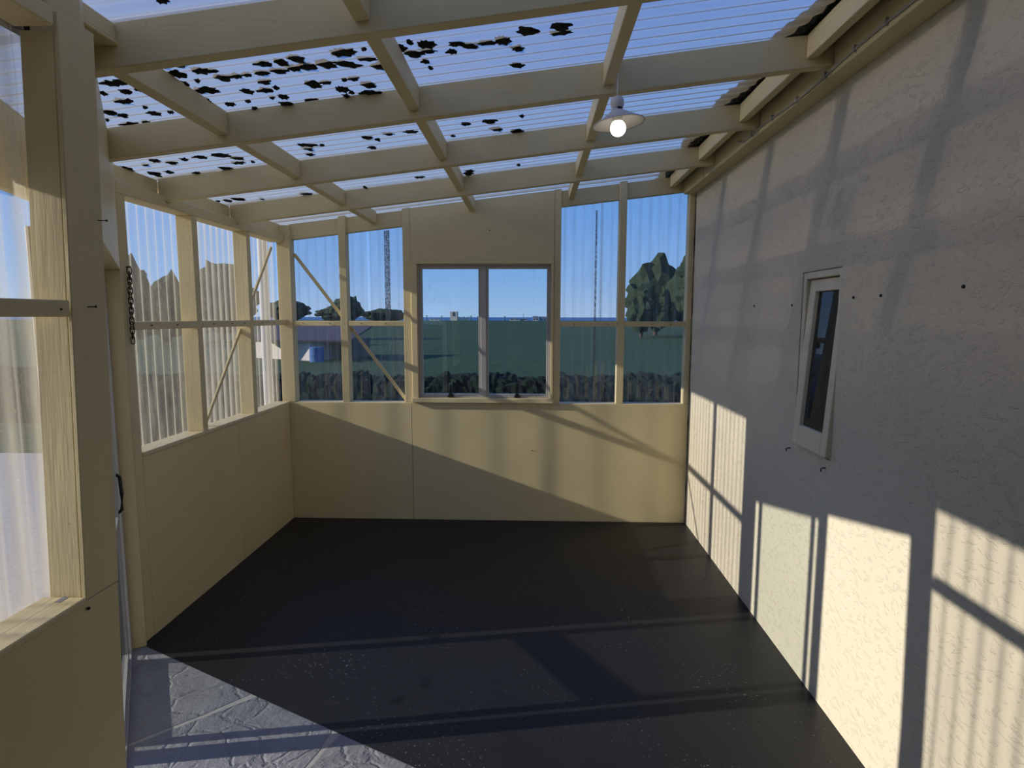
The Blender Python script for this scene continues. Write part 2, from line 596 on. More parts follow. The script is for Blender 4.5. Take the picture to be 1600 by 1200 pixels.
cleaned = []
for st in stones:
    cleaned.append([Vector((p[0], p[1])) for p in st])
# first stone rebuilt in clean order
cleaned[0] = [e0, e0 + ed * 0.845] + off(j1, -g)[1:] + [Vector((-2.6, 1.55)), Vector((-2.6, 3.05)), Vector((-2.2, 3.02))]
cleaned[1] = [e0 + ed * 0.88, e0 + ed * 1.345] + off(j2, -g)[1:] + [Vector((-1.45, 1.35)), Vector((-1.88, 1.82))] + off(j1, g)[1:4][::-1]
cleaned[2] = [e0 + ed * 1.385, e0 + ed * 2.45, Vector((0.05, 1.25)), Vector((-0.95, 1.33))] + off(j2, g)[1:4][::-1]
for pl in cleaned:
    poly_slab('paving_stone', pl, -0.05, 0.0, 'stone', floor, 0.004)
for pl in ([(-2.6, 1.22), (-1.98, 1.76), (-1.5, 1.30), (-1.5, 0.4), (-2.6, 0.4)],
           [(-1.47, 1.31), (-0.97, 1.30), (-0.6, 0.6), (-0.7, 0.0), (-1.47, 0.0)],
           [(-0.93, 1.30), (0.03, 1.22), (0.5, 0.4), (-0.5, 0.3)],
           [(0.09, 1.23), (XR, 1.24), (XR, 0.3), (0.55, 0.4)]):
    poly_slab('paving_stone', pl, -0.05, 0.0, 'stone', floor, 0.004)

# ================================================================== left wall
def corr(name, along, lo, hi, const, zlo, zhi, mat, parent, amp=0.0085, phase=0.0, seg=8, rows=2):
    # upright corrugated sheet standing in a plane x = const (along 'y') or y = const (along 'x'); zlo / zhi may be functions
    bm = bmesh.new()
    n = max(2, int(round((hi - lo) / PITCHX * seg)))
    cols = []
    for i in range(n + 1):
        a = lo + (hi - lo) * i / n
        d = const + amp * math.sin((a + phase) * 2 * math.pi / PITCHX)
        z0 = zlo(a) if callable(zlo) else zlo
        z1 = zhi(a) if callable(zhi) else zhi
        cols.append([bm.verts.new((d, a, z0 + (z1 - z0) * k / rows) if along == 'y' else (a, d, z0 + (z1 - z0) * k / rows)) for k in range(rows + 1)])
    for p, q in zip(cols, cols[1:]):
        for k in range(rows):
            bm.faces.new((p[k], q[k], q[k + 1], p[k + 1]))
    return obj(name, bm, mat, parent, smooth=True)

wall_left = empty('wall_left', (XL, 3.9, 0), 'cream dado wall with clear corrugated glazing left of the black floor', 'wall', kind='structure')
SEAM = 3.985
B('dado_panel', XL - 0.010, XL, 2.967, SEAM - 0.0015, 0.0, 0.975, 'board', wall_left, 0.0015)
B('dado_panel', XL - 0.010, XL, SEAM + 0.0015, D, 0.0, 0.975, 'board', wall_left, 0.0015)
B('outer_cladding', XL - 0.112, XL - 0.100, 2.95, D + 0.1, -0.12, 0.975, 'board', wall_left)
B('sill', XL - 0.112, XL + 0.006, 2.966, D, 0.975, 0.997, 'wy', wall_left)
for y0, y1 in ((3.548, 3.603), (4.225, 4.280)):
    B('post', XL - 0.100, XL, y0, y1, 0.997, 2.290, 'wz', wall_left)
B('corner_post', XL - 0.060, XL + 0.050, D + 0.001, D + 0.094, 0.993, zt(XL) - 0.02, 'wz', wall_left)
B('jamb_post', XL - 0.100, XL, 2.900, 2.966, 0.0, 2.352, 'wz', wall_left)
for y0, y1 in ((2.967, 3.547), (3.604, 4.224), (4.281, D)):
    B('rail', XL - 0.045, XL + 0.002, y0, y1, 1.628, 1.670, 'wy', wall_left)
B('top_plate', XL - 0.105, XL + 0.002, 2.905, D, 2.290, 2.352, 'wy', wall_left)
for y0, y1 in ((2.90, 3.293), (3.342, 4.073), (4.122, D + 0.03)):
    B('eave_block', XL - 0.080, XL - 0.034, y0, y1, 2.353, zt(XL - 0.08) - 0.002, 'wy', wall_left)
for y0, y1, ph in ((2.945, 3.72, 0.0), (3.70, 4.46, 0.02), (4.44, D + 0.10, 0.01)):
    corr('glazing_sheet', 'y', y0, y1, XL - 0.122 - 0.002 * ph * 50, -0.08, 2.40, 'side', wall_left, phase=ph)
def strip(name, p, q, w, t_, nrm, mat, parent):
    p, q, nrm = Vector(p), Vector(q), Vector(nrm)
    d = (q - p).normalized()
    s = d.cross(nrm).normalized() * w / 2
    h = nrm.normalized() * t_ / 2
    bm = bmesh.new()
    hexa(bm, [p - s - h, p + s - h, q + s - h, q - s - h, p - s + h, p + s + h, q + s + h, q - s + h], 0.001)
    return obj(name, bm, mat, parent)
strip('brace', (-2.094, 4.80, 2.245), (-2.094, 3.70, 1.003), 0.024, 0.012, (1, 0, 0), 'wy', wall_left)
for y in (3.10, 3.33, 3.72, 3.95, 4.12, 4.4, 4.6):
    nail(XL + 0.001, y, 1.650, (1, 0.2, 0), wall_left, 0.006, 0.002)

# ================================================================== back wall
wall_back = empty('wall_back', ((XL + XR) / 2, D, 0), 'cream panelled end wall with glazed bays around the double window', 'wall', kind='structure')
SX = -0.996
B('dado_panel', XL, SX - 0.0015, D, D + 0.010, 0.0, 0.990, 'board', wall_back, 0.0015)
B('dado_panel', SX + 0.0015, XR, D, D + 0.010, 0.0, 0.990, 'board', wall_back, 0.0015)
B('outer_cladding', XL - 0.1, XR, D + 0.098, D + 0.108, -0.12, 0.975, 'board', wall_back)
B('sill', XL + 0.055, -0.99, D + 0.004, D + 0.112, 0.972, 0.993, 'wx', wall_back)
B('sill', 0.163, XR, D + 0.004, D + 0.112, 0.972, 0.993, 'wx', wall_back)
def slant(name, x0, x1, y0, y1, d0, d1, mat, parent, bevel=0.003):
    # timber following the roof slope: from rafter-underside + d0 to + d1
    bm = bmesh.new()
    hexa(bm, [(x0, y0, zb(x0) + d0), (x1, y0, zb(x1) + d0), (x1, y1, zb(x1) + d0), (x0, y1, zb(x0) + d0),
              (x0, y0, zb(x0) + d1), (x1, y0, zb(x1) + d1), (x1, y1, zb(x1) + d1), (x0, y1, zb(x0) + d1)], bevel)
    return obj(name, bm, mat, parent)
def upright(name, x0, x1, y0, y1, z0, mat, parent, drop=0.0, bevel=0.003):
    bm = bmesh.new()
    hexa(bm, [(x0, y0, z0), (x1, y0, z0), (x1, y1, z0), (x0, y1, z0),
              (x0, y0, zt(x0) - drop), (x1, y0, zt(x1) - drop), (x1, y1, zt(x1) - drop), (x0, y1, zt(x0) - drop)], bevel)
    return obj(name, bm, mat, parent)
bays = ((-1.570, -1.511), (-1.050, -0.985), (0.165, 0.220), (0.678, 0.735), (1.222, XR - 0.004))
for x0, x1 in bays:
    upright('stud', x0, x1, D + 0.004, D + 0.094, 0.993, 'wz', wall_back, 0.004)
edges = (-1.964,) + tuple(v for b in bays for v in b)
slant('top_plate', -1.985, -1.051, D + 0.036, D + 0.090, -0.012, 0.112, 'wx', wall_back)
slant('top_plate', 0.221, 1.265, D + 0.036, D + 0.090, -0.012, 0.112, 'wx', wall_back)
for x0, x1 in ((-1.963, -1.571), (-1.510, -1.051), (0.221, 0.677), (0.736, 1.221)):
    B('rail', x0, x1, D + 0.006, D + 0.050, 1.620, 1.662, 'wx', wall_back)
bm = bmesh.new()
hexa(bm, [(-0.984, D, 2.144), (0.164, D, 2.144), (0.164, D + 0.010, 2.144), (-0.984, D + 0.010, 2.144),
          (-0.984, D, zt(-0.984) - 0.01), (0.164, D, zt(0.164) - 0.01), (0.164, D + 0.010, zt(0.164) - 0.01), (-0.984, D + 0.010, zt(-0.984) - 0.01)], 0.0015)
obj('lintel_panel', bm, 'board', wall_back)
B('outer_lintel', -0.984, 0.164, D + 0.085, D + 0.095, 2.12, 2.5, 'board', wall_back)
ytop = lambda a: zt(a) - 0.02
for x0, x1, ph in ((-2.1, -1.37, 0.0), (-1.35, -0.985, 0.03), (0.17, 0.56, 0.01), (0.54, XR, 0.03)):
    corr('glazing_sheet', 'x', x0, x1, D + 0.122 + 0.003 * (ph > 0.02), -0.08, ytop, 'side_x', wall_back, phase=ph)
strip('brace', (-1.962, D + 0.080, 2.205), (-1.052, D + 0.080, 0.998), 0.026, 0.012, (0, 1, 0), 'wx', wall_back)
corr('lichen_strip', 'x', -1.232, -1.182, D + 0.1290, 1.66, 2.40, 'stain', wall_back, phase=0.03)
corr('lichen_strip', 'x', 0.500, 0.516, D + 0.1265, 1.0, 2.55, 'stain', wall_back, phase=0.01)
for x in (-1.88, -1.66, -1.40, -1.2, 0.33, 0.60, 0.95, 1.1):
    nail(x, D + 0.007, 1.640, (0.2, -1, 0), wall_back, 0.006, 0.002)
nail(-0.35, D, 2.38, (0, -1, 0), wall_back, 0.006)
nail(0.0, D, 0.60, (0, -1, 0), wall_back, 0.004, 0.002)

# window in the end wall
win = empty('window_1', (-0.39, D, 0.99), 'double aluminium window in a cream wooden frame in the end wall', 'window', kind='structure')
wx0, wx1, wz0, wz1 = -0.984, 0.164, 0.990, 2.143
B('frame_side', wx0, wx0 + 0.048, D - 0.014, D + 0.10, 1.034, wz1 - 0.026, 'wz', win)
B('frame_side', wx1 - 0.020, wx1, D - 0.014, D + 0.10, 1.034, wz1 - 0.026, 'wz', win)
B('frame_head', wx0, wx1, D - 0.014, D + 0.10, wz1 - 0.026, wz1, 'wx', win)
B('frame_sill', wx0 - 0.004, wx1 + 0.004, D - 0.032, D + 0.10, wz0 + 0.006, 1.034, 'wx', win)
ay0, ay1 = D + 0.028, D + 0.075
ax0, ax1, az0, az1 = wx0 + 0.048, wx1 - 0.020, 1.034, wz1 - 0.026
B('outer_frame', ax0, ax0 + 0.014, ay0, ay1, az0, az1, 'alu', win, 0.002)
B('outer_frame', ax1 - 0.014, ax1, ay0, ay1, az0, az1, 'alu', win, 0.002)
B('outer_frame', ax0 + 0.014, ax1 - 0.014, ay0, ay1, az1 - 0.014, az1, 'alu', win, 0.002)
B('outer_frame', ax0 + 0.014, ax1 - 0.014, ay0, ay1, az0, az0 + 0.012, 'alu', win, 0.002)
B('mullion', -0.424, -0.382, ay0 - 0.004, ay1, az0 + 0.012, az1 - 0.014, 'alu', win, 0.002)
for x0, x1, hx in ((ax0 + 0.014, -0.424, -0.675), (-0.382, ax1 - 0.014, -0.128)):
    sash = B('sash', x0, x0 + 0.020, ay0 + 0.008, ay1 - 0.006, az0 + 0.012, az1 - 0.014, 'alu', win, 0.002)
    B('sash_stile', x1 - 0.020, x1, ay0 + 0.008, ay1 - 0.006, az0 + 0.012, az1 - 0.014, 'alu', sash, 0.002)
    B('sash_rail', x0 + 0.020, x1 - 0.020, ay0 + 0.008, ay1 - 0.006, az1 - 0.036, az1 - 0.014, 'alu', sash, 0.002)
    B('sash_rail', x0 + 0.020, x1 - 0.020, ay0 + 0.008, ay1 - 0.006, az0 + 0.012, az0 + 0.030, 'alu', sash, 0.002)
    B('pane', x0 + 0.018, x1 - 0.018, ay0 + 0.024, ay0 + 0.0245, az0 + 0.028, az1 - 0.034, 'glass', sash, 0)
    bm = bmesh.new()
    box(bm, hx - 0.026, hx + 0.026, ay0 - 0.022, ay0 + 0.006, az0 + 0.004, az0 + 0.018, 0.003)
    box(bm, hx - 0.016, hx + 0.016, ay0 - 0.016, ay0 + 0.008, az0 + 0.018, az0 + 0.036, 0.003)
    hexa(bm, [(hx - 0.008, ay0 - 0.014, az0 + 0.036), (hx + 0.008, ay0 - 0.014, az0 + 0.036), (hx + 0.008, ay0 + 0.004, az0 + 0.036), (hx - 0.008, ay0 + 0.004, az0 + 0.036),
              (hx + 0.002, ay0 - 0.034, az0 + 0.112), (hx + 0.007, ay0 - 0.034, az0 + 0.112), (hx + 0.007, ay0 - 0.028, az0 + 0.112), (hx + 0.002, ay0 - 0.028, az0 + 0.112)])
    obj('latch', bm, 'dark', win)

# ================================================================== right wall
wall_right = empty('wall_right', (XR, 1.5, 0), 'tall cream roughcast plaster house wall on the right', 'wall', kind='structure')
WY0, WY1, WZ0, WZ1 = 2.545, 2.905, 1.090, 1.908
def wall_with_hole(y0, y1, z0, z1):
    bm = bmesh.new()
    x0, x1 = XR, XR + 0.22
    ring = lambda x: ([bm.verts.new((x, *p)) for p in ((y0, z0), (y1, z0), (y1, z1), (y0, z1))],
                      [bm.verts.new((x, *p)) for p in ((WY0, WZ0), (WY1, WZ0), (WY1, WZ1), (WY0, WZ1))])
    ao, ai = ring(x0)
    bo, bi = ring(x1)
    for i in range(4):
        k = (i + 1) % 4
        bm.faces.new((ao[i], ao[k], ai[k], ai[i]))
        bm.faces.new((bo[i], bi[i], bi[k], bo[k]))
        bm.faces.new((ao[i], bo[i], bo[k], ao[k]))
        bm.faces.new((ai[i], ai[k], bi[k], bi[i]))
    return bm
obj('plaster', wall_with_hole(-2.2, D + 0.125, -0.12, 2.86), 'stucco', wall_right)
for y, z in ((3.509, 1.762), (3.005, 1.757), (2.441, 1.777), (2.253, 1.778), (1.832, 1.790)):
    bm = bmesh.new()
    tube(bm, [(XR - 0.004, y, z), (XR + 0.01, y, z)], 0.006, 7)
    obj('plug_hole', bm, 'rust', wall_right)
for y, z in ((2.939, 1.059), (2.581, 1.050)):
    bm = bmesh.new()
    tube(bm, [(XR + 0.01, y, z), (XR - 0.012, y, z), (XR - 0.020, y, z - 0.004), (XR - 0.020, y - 0.004, z - 0.016)], 0.003, 6)
    obj('hook', bm, 'rust', wall_right)
# ragged dark sealant line in the far corner
bm = bmesh.new()
random.seed(4)
tube(bm, [(XR - 0.003 + random.uniform(-0.002, 0.002), D - 0.002, z / 40 * 2.6) for z in range(41)], [random.uniform(0.001, 0.005) for _ in range(41)], 6)
obj('sealant_bead', bm, 'rust', wall_right)

w2 = empty('window_2', (XR, 2.725, WZ0), 'narrow cream wooden window ajar in the plaster wall', 'window', kind='structure')
fx0, fx1 = XR + 0.004, XR + 0.10
B('frame_side', fx0 + 0.0, fx1, WY1 - 0.030, WY1 - 0.001, WZ0 + 0.002, WZ1 - 0.002, 'joinery', w2)
B('frame_side', fx0 + 0.0, fx1, WY0 + 0.001, WY0 + 0.026, WZ0 + 0.002, WZ1 - 0.002, 'joinery', w2)
B('frame_head', fx0, fx1, WY0 + 0.026, WY1 - 0.030, WZ1 - 0.034, WZ1 - 0.002, 'joinery', w2)
B('frame_sill', fx0 + 0.02, fx1, WY0 + 0.026, WY1 - 0.030, WZ0 + 0.002, WZ0 + 0.026, 'joinery', w2)
# sash hangs from its top edge and stands a little open at the foot
ang = math.radians(3.6)
hz, hxx = WZ1 - 0.038, XR + 0.022
def sw(x, y, z):     # sash coordinates: x outward depth, z down from the hinge
    return (hxx + x * math.cos(ang) - (-z) * math.sin(ang), y, hz + z * math.cos(ang) - (-x) * math.sin(ang) * 0)
def SB(name, x0, x1, y0, y1, z0, z1, mat, parent, bev=0.003):
    bm = bmesh.new()
    hexa(bm, [sw(x, y, z) for x, y, z in ((x0, y0, z0), (x1, y0, z0), (x1, y1, z0), (x0, y1, z0), (x0, y0, z1), (x1, y0, z1), (x1, y1, z1), (x0, y1, z1))], bev)
    return obj(name, bm, mat, parent)
sy0, sy1, sh = WY0 - 0.004, WY1 - 0.034, -(hz - WZ0 - 0.010)
sash = SB('sash', 0.0, 0.036, sy1 - 0.058, sy1, sh, 0.0, 'joinery', w2)
SB('sash_stile', 0.0, 0.036, sy0, sy0 + 0.050, sh, 0.0, 'joinery', sash)
SB('sash_rail', 0.0, 0.036, sy0 + 0.050, sy1 - 0.058, -0.055, 0.0, 'joinery', sash)
SB('sash_rail', 0.0, 0.036, sy0 + 0.050, sy1 - 0.058, sh, sh + 0.095, 'joinery', sash)
SB('pane', 0.018, 0.0185, sy0 + 0.048, sy1 - 0.056, sh + 0.093, -0.053, 'glass', sash, 0)

# dim room behind that window
room = empty('wall_inside', (2.3, 2.7, 0), 'dim room behind the narrow open window', 'room', kind='structure')
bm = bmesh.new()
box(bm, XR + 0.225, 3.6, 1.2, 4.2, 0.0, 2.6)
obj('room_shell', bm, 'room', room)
bm = bmesh.new()
prev = None
for i in range(41):
    y = 2.50 + 0.30 * i / 40
    x = XR + 0.30 + 0.018 * math.sin(i * 0.95)
    a, b = bm.verts.new((x, y, 0.9)), bm.verts.new((x, y, 2.1))
    c, d_ = bm.verts.new((x + 0.004, y, 0.9)), bm.verts.new((x + 0.004, y, 2.1))
    if prev:
        bm.faces.new((prev[0], a, b, prev[1]))
        bm.faces.new((prev[2], prev[3], d_, c))
    prev = (a, b, c, d_)
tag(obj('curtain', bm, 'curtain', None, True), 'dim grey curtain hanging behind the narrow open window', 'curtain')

# ledger board along the plaster wall
tr1 = empty('trim_1', (1.224, 1.5, 2.654), 'long cream ledger board carrying the rafters along the plaster wall', 'ledger', kind='structure')
B('ledger', 1.178, XR, -2.0, D + 0.03, 2.654, 2.845, 'wy', tr1)
B('joint_cover', 1.172, 1.180, 4.33, 4.37, 2.656, 2.78, 'wz', tr1)

# ================================================================== roof
ceiling = empty('ceiling', (-0.4, 2.0, 2.6), 'lean-to roof of cream rafters under clear corrugated sheets', 'roof', kind='structure')
RY = [4.075, 3.295, 2.525, 1.785, 1.02, 0.25, -0.52, -1.29]
for i, y in enumerate(RY):
    xl = XL - 0.034 if i < 2 else (-1.80 if i == 2 else -1.42)
    bm = bmesh.new()
    x0, x1, y0, y1 = xl, 1.177, y, y + 0.047
    hexa(bm, [(x0, y0, zb(x0)), (x1, y0, zb(x1)), (x1, y1, zb(x1)), (x0, y1, zb(x0)), (x0, y0, zt(x0)), (x1, y0, zt(x1)), (x1, y1, zt(x1)), (x0, y1, zt(x0))], 0.003)
    obj('rafter', bm, 'wx', ceiling)
NX = [-1.283, -0.488, 0.297, 1.092]
ys = [D + 0.035] + RY
for k in range(len(ys) - 1):
    for j, x in enumerate(NX):
        y0, y1 = ys[k + 1] + 0.048, ys[k] - 0.001
        if j == 0 and k >= 4:
            continue
        xa, xb = x - 0.022, x + 0.022
        bm = bmesh.new()
        hexa(bm, [(xa, y0, zb(xa) + 0.034), (xb, y0, zb(xb) + 0.034), (xb, y1, zb(xb) + 0.034), (xa, y1, zb(xa) + 0.034),
                  (xa, y0, zt(xa)), (xb, y0, zt(xb)), (xb, y1, zt(xb)), (xa, y1, zt(xa))], 0.002)
        obj('blocking', bm, 'wy', ceiling)
for k in range(4):
    y0, y1 = RY[4 + k] + 0.048, RY[3 + k] - 0.001
    B('eave_blocking', -1.252, -1.205, y0, y1, 2.486, zt(-1.252) - 0.001, 'wy', ceiling)
    B('eave_lip', -1.262, -1.199, y0, y1, 2.474, 2.485, 'wy', ceiling)

def eave_x(y):
    if y > 2.95: return XL - 0.20
    if y < 1.35: return -1.68
    return -1.68 + (XL - 0.20 + 1.68) * (y - 1.35) / 1.6
def roof_sheet(y0, y1, x1, mat, lift, name='roof_sheet', x0f=eave_x, amp=0.0035):
    bm = bmesh.new()
    seg = 8
    n = int(round((y1 - y0) / PITCHX * seg))
    cols = []
    for i in range(n + 1):
        y = y0 + (y1 - y0) * i / n
        h = 0.0095 + lift + amp * math.cos((y - 2.255) * 2 * math.pi / PITCHX)
        x0 = x0f(y)
        cols.append([bm.verts.new((x0 + (x1 - x0) * k / 4, y, zt(x0 + (x1 - x0) * k / 4) + h)) for k in range(5)])
    for a, b in zip(cols, cols[1:]):
        for k in range(4):
            bm.faces.new((a[k], b[k], b[k + 1], a[k + 1]))
    return obj(name, bm, mat, ceiling, smooth=True, at=(0, (y0 + y1) / 2 - 2.0, -2.6))
sheets = []
sy = 2.255 - 0.762 * 5.6
while sy < 4.9:
    sheets.append((sy, sy + 0.80, roof_sheet(sy, min(sy + 0.80, 5.06), 1.06, 'roof' if sy > 0.5 else 'iron', 0.0015 * (len(sheets) % 2))))  # opaque iron sheets towards the rear are added to darken the near end
    sy += 0.762
sy = 2.255 - 0.762 * 6
for k in range(10):
    roof_sheet(sy, min(sy + 0.80, 5.3), 2.6, 'iron', 0.020 + 0.002 * (k % 2), 'house_roof_sheet', lambda y: 0.985 + 0.03 * math.sin(y * 9))
    sy += 0.762
B('closing_strip', -1.30, -1.27, -0.6, 1.70, 2.40, 2.54, 'iron', ceiling)  # dark strip added so the gap above the near plate stays dark
def plank2(name, p, q, th, z0, z1, mat, parent):
    p, q = Vector(p), Vector(q)
    n_ = Vector((-(q - p).y, (q - p).x)).normalized() * th
    bm = bmesh.new()
    hexa(bm, [(*p, z0), (*q, z0), (*(q + n_), z0), (*(p + n_), z0), (*p, z1), (*q, z1), (*(q + n_), z1), (*(p + n_), z1)], 0.003)
    return obj(name, bm, mat, parent)
plank2('fascia', (-1.60, -2.0), (-1.60, 1.36), 0.024, 2.115, zt(-1.62) + 0.010, 'wy', ceiling)
bm = bmesh.new()
hexa(bm, [(-1.60, 1.362, 2.15), (-2.19, 2.93, 2.15), (-2.214, 2.93, 2.15), (-1.624, 1.362, 2.15),
          (-1.60, 1.362, zt(-1.60) + 0.010), (-2.19, 2.93, zt(-2.19) + 0.010), (-2.214, 2.93, zt(-2.214) + 0.010), (-1.624, 1.362, zt(-1.624) + 0.010)], 0.002)
obj('fascia', bm, 'wy', ceiling)

# lichen clumps lying in the valleys of the sheets
MOSS = [(-1.035, 1.735, 0.029, 0.022),(-1.266, 2.104, 0.028, 0.041),(-1.216, 2.106, 0.042, 0.041),(-1.251, 2.16, 0.047, 0.061),(-1.267, 2.23, 0.022, 0.037),(-1.269, 2.329, 0.023, 0.051),(-1.271, 2.378, 0.02, 0.042),(-1.174, 2.17, 0.051, 0.053),(-1.137, 2.187, 0.033, 0.022),(-1.134, 2.247, 0.049, 0.052),(-1.087, 2.252, 0.031, 0.038),(-1.048, 2.254, 0.027, 0.024),(-1.216, 2.299, 0.058, 0.054),(-1.098, 2.358, 0.036, 0.042),(-1.215, 2.457, 0.033, 0.034),(-1.142, 2.464, 0.017, 0.023),(-1.146, 2.524, 0.017, 0.03),(-1.207, 2.212, 0.015, 0.018),(-1.493, 2.159, 0.042, 0.044),(-1.447, 2.142, 0.035, 0.034),(-1.425, 2.16, 0.028, 0.026),(-1.557, 2.21, 0.018, 0.037),(-1.479, 2.225, 0.033, 0.042),(-1.44, 2.235, 0.022, 0.023),(-1.523, 2.3, 0.026, 0.025),(-1.572, 2.332, 0.034, 0.051),(-1.514, 2.383, 0.017, 0.011),(-1.517, 2.44, 0.04, 0.039),(-1.454, 2.45, 0.02, 0.023),(-1.676, 2.415, 0.038, 0.061),(-1.638, 2.432, 0.031, 0.034),(-1.727, 2.467, 0.01, 0.017),(-1.677, 2.541, 0.065, 0.043),(-1.614, 2.543, 0.028, 0.037),(-2.065, 3.051, 0.051, 0.081),(-1.895, 3.029, 0.042, 0.053),(-1.981, 3.089, 0.024, 0.046),(-1.853, 3.101, 0.043, 0.046),(-1.749, 3.042, 0.029, 0.039),(-1.668, 3.041, 0.048, 0.044),(-1.566, 3.045, 0.079, 0.053),(-1.538, 3.154, 0.051, 0.057),(-1.57, 3.229, 0.063, 0.05),(-1.662, 3.301, 0.053, 0.084),(-2.014, 3.218, 0.044, 0.1),(-1.936, 3.219, 0.03, 0.05),(-1.829, 3.295, 0.031, 0.042),(-1.478, 3.207, 0.016, 0.02),(-2.026, 3.994, 0.043, 0.078),(-2.063, 3.949, 0.021, 0.036),(-1.944, 3.992, 0.068, 0.093),(-1.83, 4.077, 0.016, 0.048),(-1.892, 4.122, 0.038, 0.033),(-0.955, 2.186, 0.044, 0.037),(-0.892, 2.189, 0.041, 0.044),(-0.838, 2.181, 0.044, 0.051),(-0.672, 2.183, 0.077, 0.058),(-0.991, 2.257, 0.045, 0.039),(-0.932, 2.258, 0.052, 0.032),(-0.875, 2.253, 0.039, 0.047),(-0.825, 2.248, 0.052, 0.07),(-0.757, 2.253, 0.059, 0.063),(-0.684, 2.267, 0.074, 0.04),(-0.608, 2.257, 0.06, 0.023),(-0.585, 2.151, 0.016, 0.014),(-1.018, 2.332, 0.04, 0.034),(-0.984, 2.36, 0.017, 0.026),(-1.042, 2.394, 0.044, 0.045),(-0.852, 2.389, 0.052, 0.062),(-0.811, 2.407, 0.035, 0.027),(-0.76, 2.455, 0.043, 0.056),(-0.729, 2.391, 0.018, 0.027),(-0.701, 2.408, 0.036, 0.027),(-0.763, 2.518, 0.022, 0.03),(-0.737, 2.506, 0.015, 0.023),(-0.66, 2.471, 0.051, 0.053),(-0.667, 2.526, 0.067, 0.059),(-1.0, 2.462, 0.032, 0.047),(-1.009, 2.522, 0.043, 0.056),(-0.916, 2.541, 0.044, 0.036),(-1.049, 2.473, 0.018, 0.015),(-0.582, 2.327, 0.035, 0.058),(-0.425, 2.139, 0.018, 0.028),(-0.47, 2.194, 0.033, 0.044),(-0.379, 2.195, 0.053, 0.056),(-0.273, 2.206, 0.044, 0.033),(-0.438, 2.263, 0.055, 0.047),(-0.383, 2.26, 0.048, 0.019),(-0.3, 2.273, 0.028, 0.032),(-0.239, 2.26, 0.063, 0.028),(-0.174, 2.259, 0.063, 0.023),(-0.115, 2.258, 0.046, 0.062),(-0.023, 2.197, 0.062, 0.058),(0.087, 2.196, 0.056, 0.052),(-0.063, 2.337, 0.037, 0.042),(-0.408, 2.338, 0.021, 0.034),(-0.392, 2.363, 0.014, 0.021),(-0.071, 2.469, 0.043, 0.037),(0.09, 2.259, 0.065, 0.022),(-0.334, 3.049, 0.038, 0.047),(-0.222, 3.054, 0.057, 0.052),(-0.06, 3.044, 0.019, 0.029),(-0.198, 3.239, 0.051, 0.059),(-0.088, 3.298, 0.063, 0.075),(-0.427, 3.252, 0.02, 0.027),(-0.829, 3.057, 0.045, 0.035),(-0.834, 3.105, 0.033, 0.043),(-0.791, 3.12, 0.02, 0.037),(-0.732, 3.095, 0.046, 0.024),(-0.857, 3.26, 0.033, 0.04),(-0.631, 3.37, 0.076, 0.05),(-0.613, 3.06, 0.055, 0.035),(-1.129, 3.055, 0.082, 0.041),(-1.073, 3.111, 0.02, 0.031),(-1.167, 3.163, 0.038, 0.064),(-1.189, 3.254, 0.037, 0.034),(-1.2, 3.359, 0.057, 0.036),(-1.116, 4.044, 0.021, 0.053),(-1.535, 4.083, 0.066, 0.075),(-0.741, 3.978, 0.059, 0.03),(-0.651, 4.16, 0.056, 0.05),(-0.431, 4.032, 0.05, 0.072),(-0.412, 3.977, 0.049, 0.04),(-0.1, 4.015, 0.019, 0.041)]
random.seed(11)
def clump_mesh(k):
    bm = bmesh.new()
    bmesh.ops.create_icosphere(bm, subdivisions=3, radius=0.5)
    for v in bm.verts:
        n_ = noise.noise(v.co * 3.1 + Vector((k * 7.3, 1.7, 0))) + 0.6 * noise.noise(v.co * 9.0 + Vector((3, k * 2.9, 5)))
        v.co *= 1.0 + 0.75 * n_
        v.co.z = v.co.z * 0.5 - 0.05
    me = bpy.data.meshes.new('lichen_clump')
    bm.to_mesh(me)
    bm.free()
    me.materials.append(M['moss'])
    return me
CL = [clump_mesh(k) for k in range(7)]
for i, (x, y, w, d_) in enumerate(MOSS):
    sh_ = [s for s in sheets if s[0] <= y][-1]
    if x < eave_x(y) + 0.02:
        continue
    o = bpy.data.objects.new('lichen_clump', CL[i % 7])
    COL.objects.link(o)
    o.parent = sh_[2]
    h = 0.0095 + 0.0085 * math.cos((y - 2.255) * 2 * math.pi / PITCHX)
    o.location = Vector((x, y, zt(x) + h - 0.003)) - origin_of(sh_[2])
    o.scale = (w * 1.12, max(0.012, d_ * 0.95), 0.022)
    o.rotation_euler = (0, 0, random.uniform(-0.3, 0.3))

# ================================================================== near wall (left of the camera)
wall_near = empty('wall_near', (-1.15, 0.5, 0), 'cream dado wall with clear corrugated glazing nearest the camera', 'wall', kind='structure')
NXI = -1.128
LEAN = 0.040
def lean_box(name, x0, x1, y0, y1, z0, z1, mat, parent, both=True, bevel=0.002):
    s = lambda y, z, on: y + (LEAN * (z - 1.3) if on else 0)
    bm = bmesh.new()
    hexa(bm, [(x0, s(y0, z0, both), z0), (x1, s(y0, z0, both), z0), (x1, s(y1, z0, 1), z0), (x0, s(y1, z0, 1), z0),
              (x0, s(y0, z1, both), z1), (x1, s(y0, z1, both), z1), (x1, s(y1, z1, 1), z1), (x0, s(y1, z1, 1), z1)], bevel)
    return obj(name, bm, mat, parent)
lean_box('dado_panel', NXI - 0.012, NXI - 0.002, -2.0, 1.540, 0.0, 0.980, 'board', wall_near, False)
B('outer_cladding', -1.238, -1.228, -2.0, 1.50, -0.12, 0.975, 'board', wall_near)
lean_box('cover_board', NXI - 0.012, NXI, 1.420, 1.540, 0.982, 2.417, 'wz', wall_near)
